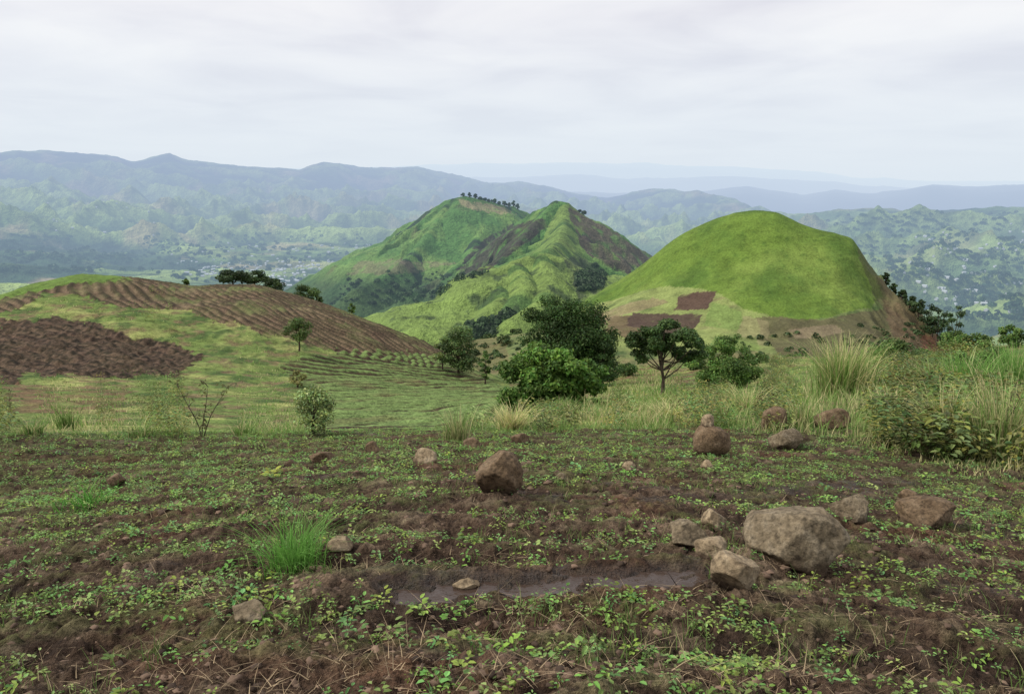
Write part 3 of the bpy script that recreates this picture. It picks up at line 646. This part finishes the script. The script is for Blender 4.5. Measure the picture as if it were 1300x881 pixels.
tussock(1290,500,60,70,500,.25,1.35,'green tall grass clump at the right edge beyond the dense tussock',.7,colmul=(.85,1.05,.9))
tussock(1170,520,50,36,260,.35,1.4,'low yellow green tussock between the feathery and the broad tussocks',.9)
tussock(764,535,22,22,100,.3,1.3,'tiny green grass tuft in the meadow below the trees',.8)
tussock(580,560,48,56,150,.6,1.2,'thin brownish weed tuft at the field edge left of centre',.9)
tussock(798,528,16,22,70,.2,1.3,'tiny grass tuft right of the one below the trees',.8)
tussock(40,552,40,24,160,.3,1.2,'grass tuft at the far left field edge',.9)
tussock(180,552,50,20,130,.3,1.2,'low wide grass tuft on the left field edge',.9)
tussock(310,552,40,22,110,.2,1.2,'grass tuft right of the bare sapling',.9)
tussock(85,545,26,34,110,.1,1.0,'dark green upright weed tuft on the left field edge',.6)
tussock(950,520,60,34,300,.65,1.6,'pale grass tussock left of the dark upright rock',.9)
tussock(850,528,50,22,220,.8,1.7,'low straw tussock in the meadow right of centre',.9)
tussock(1095,490,40,34,260,.45,1.5,'pale tussock just behind the tallest feathery one',.8)
tussock(1190,490,54,36,300,.3,1.4,'low green clump left of the green tall grass clump',.8)
# ---------------------------------------------------------------- trees
def tube(pts,rad,sides=7):
    V=[];Q=[]
    for i,(p,rr) in enumerate(zip(pts,rad)):
        d=(pts[min(i+1,len(pts)-1)]-pts[max(i-1,0)]).normalized(); u=d.orthogonal().normalized(); v=d.cross(u)
        for k in range(sides):
            a=2*math.pi*k/sides; V.append(p+(u*math.cos(a)+v*math.sin(a))*rr)
    for i in range(len(pts)-1):
        for k in range(sides):
            k2=(k+1)%sides; Q.append((i*sides+k,i*sides+k2,(i+1)*sides+k2,(i+1)*sides+k))
    return V,Q
def leafquads(cent,nrm,size,cols,aspect=.55):
    n=len(cent); nrm=nrm/np.linalg.norm(nrm,axis=1,keepdims=True)
    t=RNG.normal(size=(n,3)); t-=nrm*(t*nrm).sum(1,keepdims=True); t/=np.linalg.norm(t,axis=1,keepdims=True); b=np.cross(nrm,t)
    s=size[:,None]; V=np.stack([cent-t*s*.5,cent-b*s*aspect*.5+nrm*s*.08,cent+t*s*.5,cent+b*s*aspect*.5+nrm*s*.08],1)
    Q=np.arange(n*4).reshape(n,4); return V.reshape(-1,3),Q,np.repeat(cols,4,0)
def tree(px,top,width,label,base=None,r=None,L=A,kind='round',col=(.06,.11,.025),n=6000,crown=.75,leaf=None,name='tree',cat='tree',group=None,seed=0,nc=None,lean=0,flat=1.0,lobes=None):
    rn=random.Random(seed+int(px*7))
    if r is None: p,r=hit(L,px,base)
    else:
        a,_=azt(px,top); a=float(a); p=Vector((math.sin(a)*r,math.cos(a)*r,float(zat(L,a,r))))
    _,tt=azt(px,top); H_=float(tt)*r-p.z; sc=math.hypot(r,p.z)/F; W_=width*sc
    root=empty(name,p); tag(root,label,cat,group)
    ch=H_*crown; c0=H_-ch
    nc=nc or (14 if n>4000 else 8)
    cl=[]
    if lobes:
        for (lx,lz,lr) in lobes:
            ly=rn.uniform(-.25,.25)
            for j in range(max(4,int(nc*lr*lr*7))):
                a=rn.uniform(0,6.28); e=rn.uniform(-.7,1); q=math.sqrt(max(0,1-e*e))*rn.uniform(.5,1)
                c=Vector((W_*(lx+lr*q*math.cos(a)),W_*(ly+lr*q*math.sin(a)),H_*lz+W_*lr*.8*e))
                cr=W_*lr*rn.uniform(.36,.58); c.z=min(c.z,H_-cr*.6); cl.append((c,cr,cr*.65))
    else:
        for i in range(nc):
            u=(i+.5)/nc; z=c0+ch*(.12+.76*u)
            if kind=='umbrella': env=.6+.4*math.sin(math.pi*min(1,u*1.0+.1)); z=c0+ch*(.35+.5*rn.random())
            else: env=math.sin(math.pi*(u*.72+.16))
            a=i*2.4+rn.uniform(-.4,.4); rad=W_*.5*env*rn.uniform(.4,.85)
            cr=W_*rn.uniform(.13,.24)*(1.1 if nc<10 else 1)
            cl.append((Vector((math.cos(a)*rad,math.sin(a)*rad,z)),cr,cr*rn.uniform(.5,.75)*flat))
        cl.append((Vector((rn.uniform(-.08,.08)*W_,0,H_-W_*.10*flat)),W_*.14,W_*.10*flat))
    V=[];Q=[]
    def addt(pts,rad,s=7):
        v,q=tube(pts,rad,s); o=len(V); V.extend(v); Q.extend([tuple(i+o for i in f) for f in q])
    tr=max(H_*.022,sc*.9); th=c0+ch*.45
    tp=[Vector((lean*H_*.1*t*t+rn.uniform(-.01,.01)*H_,rn.uniform(-.01,.01)*H_,-.05*H_+(th+.05*H_)*t)) for t in (0,.2,.4,.6,.8,1)]
    addt(tp,[tr*(1.35-.9*t) for t in (0,.2,.4,.6,.8,1)],8)
    if n>250:
        for c,cr,cz in cl[::(3 if len(cl)>30 else 1)]:
            s=tp[rn.randint(2,4)]; m_=s.lerp(c,.5)+Vector((0,0,-.04*H_)); addt([s,m_,c],[tr*.5,tr*.32,tr*.12],5)
    mesh_np('trunk',[tuple(v) for v in V],Q,M_BARK,parent=root)
    wts=np.array([c[1]**2*c[2] for c in cl])**.8; wts/=wts.sum(); ci=RNG.choice(len(cl),n,p=wts)
    cc_=np.array([tuple(c[0]) for c in cl])[ci]; rr_=np.array([(c[1],c[1],c[2]) for c in cl])[ci]
    d=RNG.normal(size=(n,3)); d/=np.linalg.norm(d,axis=1,keepdims=True); rad=RNG.uniform(.25,1.12,(n,1))**.6
    dd=d*(1+.25*np.sin(d[:,[0]]*9+ci[:,None])*np.cos(d[:,[1]]*8+ci[:,None]*2))
    P=cc_+dd*rad*rr_
    nr=d*.7+RNG.normal(size=(n,3))*.6+np.array((0,0,.6))
    leafs=(leaf or max(.14,sc*2.6)); sz=leafs*RNG.uniform(.6,1.4,n)
    cb=RNG.uniform(.6,1.5,len(cl))[ci][:,None]
    cols=1.6*np.array(col)[None]*cb*RNG.uniform(.6,1.45,(n,1))*np.stack([RNG.uniform(.85,1.35,n),np.ones(n),RNG.uniform(.7,1.2,n)],-1)
    V2,Q2,C2=leafquads(P,nr,sz,cols); mesh_np('crown',V2,Q2,M_LEAF,C2,parent=root,smooth=False)
    return root
tree(722,372,120,'largest dark green tree with dense broad crown in the centre',r=72,n=36000,crown=.95,col=(.026,.056,.014),seed=1,nc=30,leaf=.22,
     lobes=[(-.30,.66,.22),(-.08,.80,.24),(.14,.74,.24),(.32,.52,.22),(-.36,.40,.20),(.02,.48,.30),(.28,.28,.24),(-.2,.25,.25)])
tree(766,424,46,'slim dark bush on the right flank of the largest tree',r=70,n=5500,crown=.95,col=(.028,.058,.016),seed=41,nc=12)
tree(700,439,122,'bright green rounded tree in front of the largest dark tree, left side',base=517,n=28000,crown=.95,col=(.058,.118,.022),seed=2,nc=30,leaf=.16,
     lobes=[(-.32,.48,.22),(-.12,.72,.22),(.12,.68,.22),(.34,.52,.20),(0,.35,.28),(-.30,.20,.20),(.30,.22,.22)])
tree(842,408,96,'spreading flat topped tree with bare trunk right of the largest tree',base=501,n=22000,crown=.75,kind='umbrella',col=(.034,.066,.019),seed=3,nc=34,lean=-.6,flat=.8,
     lobes=[(-.36,.66,.16),(-.18,.80,.17),(.02,.84,.18),(.22,.74,.18),(.40,.60,.16),(.08,.60,.19),(-.25,.56,.15),(.34,.46,.14),(-.08,.64,.17)])
tree(918,427,80,'fresh green bushy tree right of the flat topped tree',base=493,n=18000,crown=.95,col=(.062,.12,.028),seed=4,nc=30,
     lobes=[(-.32,.5,.2),(-.05,.7,.22),(.2,.78,.2),(.36,.45,.2),(0,.35,.28),(-.3,.2,.2),(.3,.2,.2)])
tree(582,413,52,'round dark green bush at the right end of the ploughed ridge',base=474,n=7000,crown=.98,col=(.058,.10,.033),seed=5,nc=22,name='bush',cat='bush')
tree(562,428,26,'small pale bush on the left of the round dark bush',base=470,n=1200,crown=.9,col=(.10,.14,.05),seed=6,nc=6,name='bush',cat='bush')
tree(380,403,36,'small leaning tree alone on the grassy slope below the ploughed ridge',base=446,n=2400,crown=.72,col=(.06,.10,.03),seed=7,lean=.6,nc=12)
tree(398,487,58,'pale green shrub standing at the left field edge',base=552,n=2800,crown=.97,col=(.14,.20,.075),seed=8,name='shrub',cat='shrub',leaf=.06,nc=22)
tree(378,470,24,'low olive shrub in grass below the small leaning tree',base=492,n=700,crown=.97,col=(.12,.13,.045),seed=9,name='shrub',cat='shrub')
def sapling(px,base,top,label,seed,leaves=120,spread=.35):
    rn=random.Random(seed); p,r=hit(A,px,base); _,tt=azt(px,top); H_=float(tt)*r-p.z
    root=empty('sapling',p); tag(root,label,'sapling'); V=[];Q=[];tips=[]
    def addt(pts,rad):
        v,q=tube(pts,rad,5); o=len(V); V.extend(v); Q.extend([tuple(i+o for i in f) for f in q])
    for s in range(3):
        x=Vector((rn.uniform(-.03,.03),rn.uniform(-.03,.03),-.05)); pts=[x]; dr=Vector((rn.uniform(-spread,spread),rn.uniform(-spread,spread),1))
        for i in range(5): x=x+dr.normalized()*H_/5*rn.uniform(.8,1.1); dr+=Vector((rn.uniform(-.2,.2),rn.uniform(-.2,.2),0)); pts.append(x)
        addt(pts,[.012,.010,.009,.007,.005,.003])
        for i in range(1,6):
            for _ in range(2):
                e=pts[i]+Vector((rn.uniform(-1,1),rn.uniform(-1,1),rn.uniform(.3,1)))*H_*.14; addt([pts[i],pts[i].lerp(e,.5)+Vector((0,0,.02)),e],[.006,.005,.003]); tips+= [e,pts[i].lerp(e,.6)]
    mesh_np('stem',[tuple(v) for v in V],Q,M_BARK,parent=root)
    T=np.array([tuple(t) for t in tips]); c=T[RNG.integers(0,len(T),leaves)]+RNG.normal(0,.05,(leaves,3))
    v,q,cc2=leafquads(c,RNG.normal(size=(leaves,3))+np.array((0,0,1)),RNG.uniform(.05,.1,leaves),np.array((.16,.17,.06))[None]*RNG.uniform(.6,1.3,(leaves,1)))
    mesh_np('leaves',v,q,M_LEAF,cc2,parent=root,smooth=False)
sapling(256,554,484,'nearly bare thin sapling with forked twigs at the left field edge',3)
sapling(14,540,490,'dry leafless twiggy sapling at the far left edge',4,25,.7)
sapling(1262,575,470,'thin reddish twiggy stems among grass at the right edge',6,90,.5)
def behind(px,top,w,label,dr=12,**k): 
    return tree(px,top,w,label,r=crest(A,px,90,170)+dr,**k)
behind(294,343,46,'flat dark tree behind the ploughed ridge, leftmost of the ridge trees',n=2600,kind='umbrella',crown=.7,col=(.022,.043,.014),seed=11,flat=.7)
behind(322,343,40,'dark tree joined to the right of the leftmost ridge tree',n=2200,kind='umbrella',crown=.7,col=(.024,.046,.014),seed=12,flat=.7)
behind(347,354,34,'low dark tree on the ploughed ridge right of the joined pair',n=1500,crown=.8,col=(.026,.05,.016),seed=13)
behind(387,362,36,'green tree behind the falling end of the ploughed ridge',n=1800,crown=.85,col=(.04,.072,.02),seed=14)
behind(236,354,8,'tiny lone tree on the crest of the ploughed ridge, left of the others',n=250,dr=4,crown=.8,seed=15)
behind(402,372,14,'small bush beside the green tree on the ridge end',n=400,crown=.9,col=(.05,.09,.025),seed=16,name='bush',cat='bush')
behind(446,385,10,'tiny bush on the ridge shoulder',n=250,dr=3,crown=.9,seed=17,name='bush',cat='bush')
k=0
for px,top,w,c in [(1125,346,12,1),(1135,360,12,1),(1146,368,14,.9),(1156,376,16,1.1),(1168,380,18,1),(1180,386,24,.8),(1194,392,26,.9),(1206,398,20,1.2),(1216,388,22,1.1),(1186,402,26,.8)]:
    rr_=float(np.interp(px,[1120,1220],[345,300])); k+=1
    tree(px,top,w,'dark tree in the row down the right flank of the green dome hill',r=rr_,L=B,n=700,crown=.85,col=(.026*c,.05*c,.018*c),seed=20+k,group='trees along the right flank of the dome hill',nc=6)
for i,(px,top,w,rr_,lab) in enumerate([(1136,432,36,118,'bright round bush at the right foot of the dome hill'),(1010,455,24,118,'small bush at the grassy edge under the dome hill'),(1112,440,22,118,'small dark bush left of the bright round bush'),(1242,425,34,118,'green bush behind the grass at right'),(1286,412,30,118,'green bush at the right edge beyond the grass'),(616,446,16,100,'small bush right of the round dark bush'),(1170,448,22,118,'small bush right of the bright round bush'),(962,448,26,100,'small round bush right of the fresh green tree'),(1215,420,34,118,'dark bush below the end of the tree row on the dome hill'),
    (880,450,30,90,'dark bush between the flat topped tree and the fresh green tree'),(796,462,26,88,'low bush between the largest tree and the flat topped tree'),(1265,440,40,60,'leafy bush above the green tall grass clumps at right'),(1222,446,38,58,'leafy bush left of the bush above the tall grass clumps')]):
    tree(px,top,w,lab,r=rr_,n=2400,crown=.97,col=(.06,.11,.03),seed=50+i,nc=12,name='bush',cat='bush')
for px,base,w,h in [(602,455,18,18),(640,440,24,22),(655,428,18,16),(620,432,14,12)]:
    tree(px,base-h*.6,w,'dark tree in the dip between the ploughed ridge and the dome hill',r=hit(B,px,base-4)[1],L=B,n=700,crown=.9,col=(.036,.062,.022),seed=int(px),group='trees in the dip behind the ridge',nc=6)
for i,px in enumerate([588,596,603,609,615,620,627,633,640,646,652,657,736,741]):
    r_=crest(Cc,px)
    a,_=azt(px,260.); zz=float(zat(Cc,float(a),r_)); _,py0=topix(math.sin(a)*r_,math.cos(a)*r_,zz)
    tree(px,float(py0)-random.uniform(2.5,7),random.uniform(4.5,9),'small dark tree on the crest of the grassy ridge hills',r=r_,L=Cc,n=160,crown=.85,col=(.026,.046,.022),seed=80+i,group='trees along the crest of the ridge hills',nc=4)
print('trees',time.time()-T0)
def forest(name,label,L,polys,n,size,colr,occl=(),ns=60.,thr=.02):
    Cn=[];Sz=[]; tries=0
    while len(Cn)<n and tries<n*12:
        tries+=1; P=random.choice(polys); xs=[p[0] for p in P]; ys=[p[1] for p in P]
        x=random.uniform(min(xs),max(xs)); y=random.uniform(min(ys),max(ys))
        if not inpoly(np.array([x]),np.array([y]),P)[0]: continue
        a,t=azt(x,y)
        if any(float(t)<maxT(o,float(a)) for o in occl): continue
        p,r=hit(L,x,y)
        if float(fbm(np.array([p.x/ns]),np.array([p.y/ns]),3,170)[0])<thr: continue
        Cn.append(tuple(p)); Sz.append(size*random.uniform(.4,1.2))
    Cn=np.array(Cn); Sz=np.array(Sz); m=26
    d=RNG.normal(size=(len(Cn),m,3)); d/=np.linalg.norm(d,axis=2,keepdims=True); d[...,2]=np.abs(d[...,2])*.9+.1
    P=(Cn[:,None,:]+d*Sz[:,None,None]*.5).reshape(-1,3); nr=(d+RNG.normal(size=d.shape)*.4).reshape(-1,3)
    cols=np.array(colr)[None]*np.repeat(RNG.uniform(.5,1.6,len(Cn)),m)[:,None]*RNG.uniform(.7,1.3,(len(Cn)*m,1))
    V,Q,Cx=leafquads(P,nr,np.repeat(Sz,m)*.42,cols,.8)
    tag(mesh_np(name,V,Q,M_LEAF,Cx,smooth=False),label,'forest',kind='stuff')
forest('woodland','dark woods filling gullies and foot of the grassy ridge hills',Cc,[[(430,352),(520,344),(600,348),(630,342),(590,360),(540,385),(420,388)],[(728,348),(765,338),(772,365),(735,372)],[(590,412),(650,392),(660,420),(600,430)]],380,7,(.045,.078,.032),(A,B),40,-.05)
forest('scrub','dark scrub dotted over the foot of the dome hill',B,[[(760,425),(1000,425),(1180,405),(1190,450),(1000,455),(780,440)],[(560,425),(700,420),(700,470),(600,475)]],200,2.2,(.06,.10,.035),(A,),14,-.1)
forest('valley_woodland','far woods scattered over the hazy valley floor',D,[[(0,300),(200,300),(480,300),(480,372),(330,360),(250,360),(180,345),(0,350)],[(1040,275),(1300,270),(1300,410),(1220,410),(1120,345)]],1400,20,(.04,.08,.04),(A,B,Cc),230,-.05)
print('forest',time.time()-T0)
# ---------------------------------------------------------------- houses
def house_mesh(w,d,h,rh):
    me=bpy.data.meshes.new('house'); ov=.8
    V=[(-w,-d,-3),(w,-d,-3),(w,d,-3),(-w,d,-3),(-w,-d,h),(w,-d,h),(w,d,h),(-w,d,h),(-w,0,h+rh*.92),(w,0,h+rh*.92),
       (-w-ov,-d-ov,h-.3),(w+ov,-d-ov,h-.3),(w+ov,0,h+rh),(-w-ov,0,h+rh),(w+ov,d+ov,h-.3),(-w-ov,d+ov,h-.3)]
    Fc=[(0,1,5,4),(1,2,6,9,5),(2,3,7,6),(3,0,4,8,7),(10,11,12,13),(13,12,14,15)]
    me.from_pydata(V,[],Fc); me.materials.append(M_WALL); me.materials.append(M_ROOF)
    for i in (4,5): me.polygons[i].material_index=1
    me.update(); return me
HM=[house_mesh(6,4,3.5,2.4),house_mesh(8,4.5,4,2.6),house_mesh(4.5,3.5,3,2)]
def houses(n,polys,label,group):
    c=0;tr=0
    while c<n and tr<n*10:
        tr+=1; P=random.choice(polys); xs=[p[0] for p in P]; ys=[p[1] for p in P]
        x=random.uniform(min(xs),max(xs)); y=random.uniform(min(ys),max(ys))
        if not inpoly(np.array([x]),np.array([y]),P)[0]: continue
        a,t=azt(x,y)
        if any(float(t)<maxT(o,float(a)) for o in (A,B,Cc)): continue
        p,r=hit(D,x,y); o=bpy.data.objects.new('house',random.choice(HM)); COLL.objects.link(o); o.location=p; o.rotation_euler=(0,0,random.uniform(0,3.14))
        tag(o,label,'house',group); c+=1
houses(180,[[(200,315),(480,305),(500,330),(470,372),(360,362),(240,352)],[(250,335),(440,330),(440,372),(330,360),(250,355)]],'tiny pale house scattered on the hazy valley floor at left','houses on the left valley floor')
houses(80,[[(1150,300),(1300,280),(1300,405),(1230,408),(1140,350)]],'tiny pale house on the wooded slope behind the dome hill at right','houses on the right valley slope')
houses(14,[[(40,255),(200,262),(200,300),(60,300)]],'tiny pale house on the far left mountain foot','houses on the far left slopes')
p,r=hit(A,345,604); rn=random.Random(9); V=[];Q=[]
for i in range(16):
    a=rn.uniform(0,6.28); e=rn.uniform(.35,1.2); L=rn.uniform(.10,.2); w=.028; dx,dy=math.cos(a)*math.cos(e),math.sin(a)*math.cos(e); dz=math.sin(e); nx,ny=-math.sin(a),math.cos(a)
    prev=(0,1)
    if i==0: V+=[(-.004,0,-.01),(.004,0,-.01)]
    for u,ww in ((.35,.12),(.55,.8),(.8,1.0),(1.0,.1)):
        b=len(V); z=dz*L*u-.35*L*u*u
        V+=[(dx*L*u-nx*w*ww,dy*L*u-ny*w*ww,z),(dx*L*u+nx*w*ww,dy*L*u+ny*w*ww,z)]; Q.append((prev[0],prev[1],b+1,b)); prev=(b,b+1)
o=mesh_np('weed_plant',V,Q,M_LEAF,np.tile(np.array((.36,.40,.06)),(len(V),1)),smooth=False); o.location=p; tag(o,'low weed with bright yellow leaves on the left half of the field','weed')
# ---------------------------------------------------------------- light, sky, camera
EL=math.radians(44); AZ=math.radians(-95)
sd=Vector((math.sin(AZ)*math.cos(EL),math.cos(AZ)*math.cos(EL),math.sin(EL)))
l=bpy.data.lights.new('sun','SUN'); l.energy=3.4; l.angle=math.radians(12); l.color=(1,.95,.87)
lo=bpy.data.objects.new('sun',l); COLL.objects.link(lo); lo.rotation_euler=sd.to_track_quat('Z','Y').to_euler()
w=bpy.data.worlds.new('World'); S.world=w; w.use_nodes=True; nt=w.node_tree; nt.nodes.clear()
sky=N(nt,'ShaderNodeTexSky',sky_type='NISHITA'); sky.sun_disc=False; sky.sun_elevation=EL; sky.sun_rotation=AZ
b1=N(nt,'ShaderNodeBackground'); nt.links.new(sky.outputs[0],b1.inputs[0]); b1.inputs[1].default_value=.1
tc=N(nt,'ShaderNodeTexCoord'); sx=N(nt,'ShaderNodeSeparateXYZ'); nt.links.new(tc.outputs['Generated'],sx.inputs[0])
zz=math_(nt,'ADD',math_(nt,'MAXIMUM',sx.outputs[2],0),.10)
cx_=N(nt,'ShaderNodeCombineXYZ'); nt.links.new(math_(nt,'DIVIDE',sx.outputs[0],zz),cx_.inputs[0]); nt.links.new(math_(nt,'DIVIDE',sx.outputs[1],zz),cx_.inputs[1])
na=N(nt,'ShaderNodeTexNoise'); na.inputs['Scale'].default_value=.9; na.inputs['Detail'].default_value=7; na.inputs['Roughness'].default_value=.5; na.inputs['Distortion'].default_value=.4; nt.links.new(cx_.outputs[0],na.inputs['Vector'])
cl_=ramp(nt,na.outputs[0],[(.34,(.75,.755,.83)),(.5,(.87,.875,.92)),(.66,(.96,.96,.975))])
hz=ramp(nt,sx.outputs[2],[(0,(1,1,1)),(.05,(.75,.75,.75)),(.18,(0,0,0))])
mx=N(nt,'ShaderNodeMix',data_type='RGBA'); nt.links.new(hz,mx.inputs[0]); nt.links.new(cl_,mx.inputs[6]); mx.inputs[7].default_value=(.76,.84,.92,1)
b2=N(nt,'ShaderNodeBackground'); nt.links.new(mx.outputs[2],b2.inputs[0]); b2.inputs[1].default_value=1.0
ms=N(nt,'ShaderNodeMixShader'); ms.inputs[0].default_value=.95; nt.links.new(b1.outputs[0],ms.inputs[1]); nt.links.new(b2.outputs[0],ms.inputs[2])
wo=N(nt,'ShaderNodeOutputWorld'); nt.links.new(ms.outputs[0],wo.inputs[0])
S.view_settings.view_transform='Standard'; S.view_settings.look='None'; S.view_settings.exposure=0
cam=bpy.data.cameras.new('camera'); cam.sensor_width=36; cam.lens=F/1300*36; cam.clip_start=.05; cam.clip_end=200000
co=bpy.data.objects.new('camera',cam); COLL.objects.link(co); co.location=(0,0,0); co.rotation_euler=(math.pi/2-PITCH,0,0); S.camera=co
print('done',time.time()-T0)
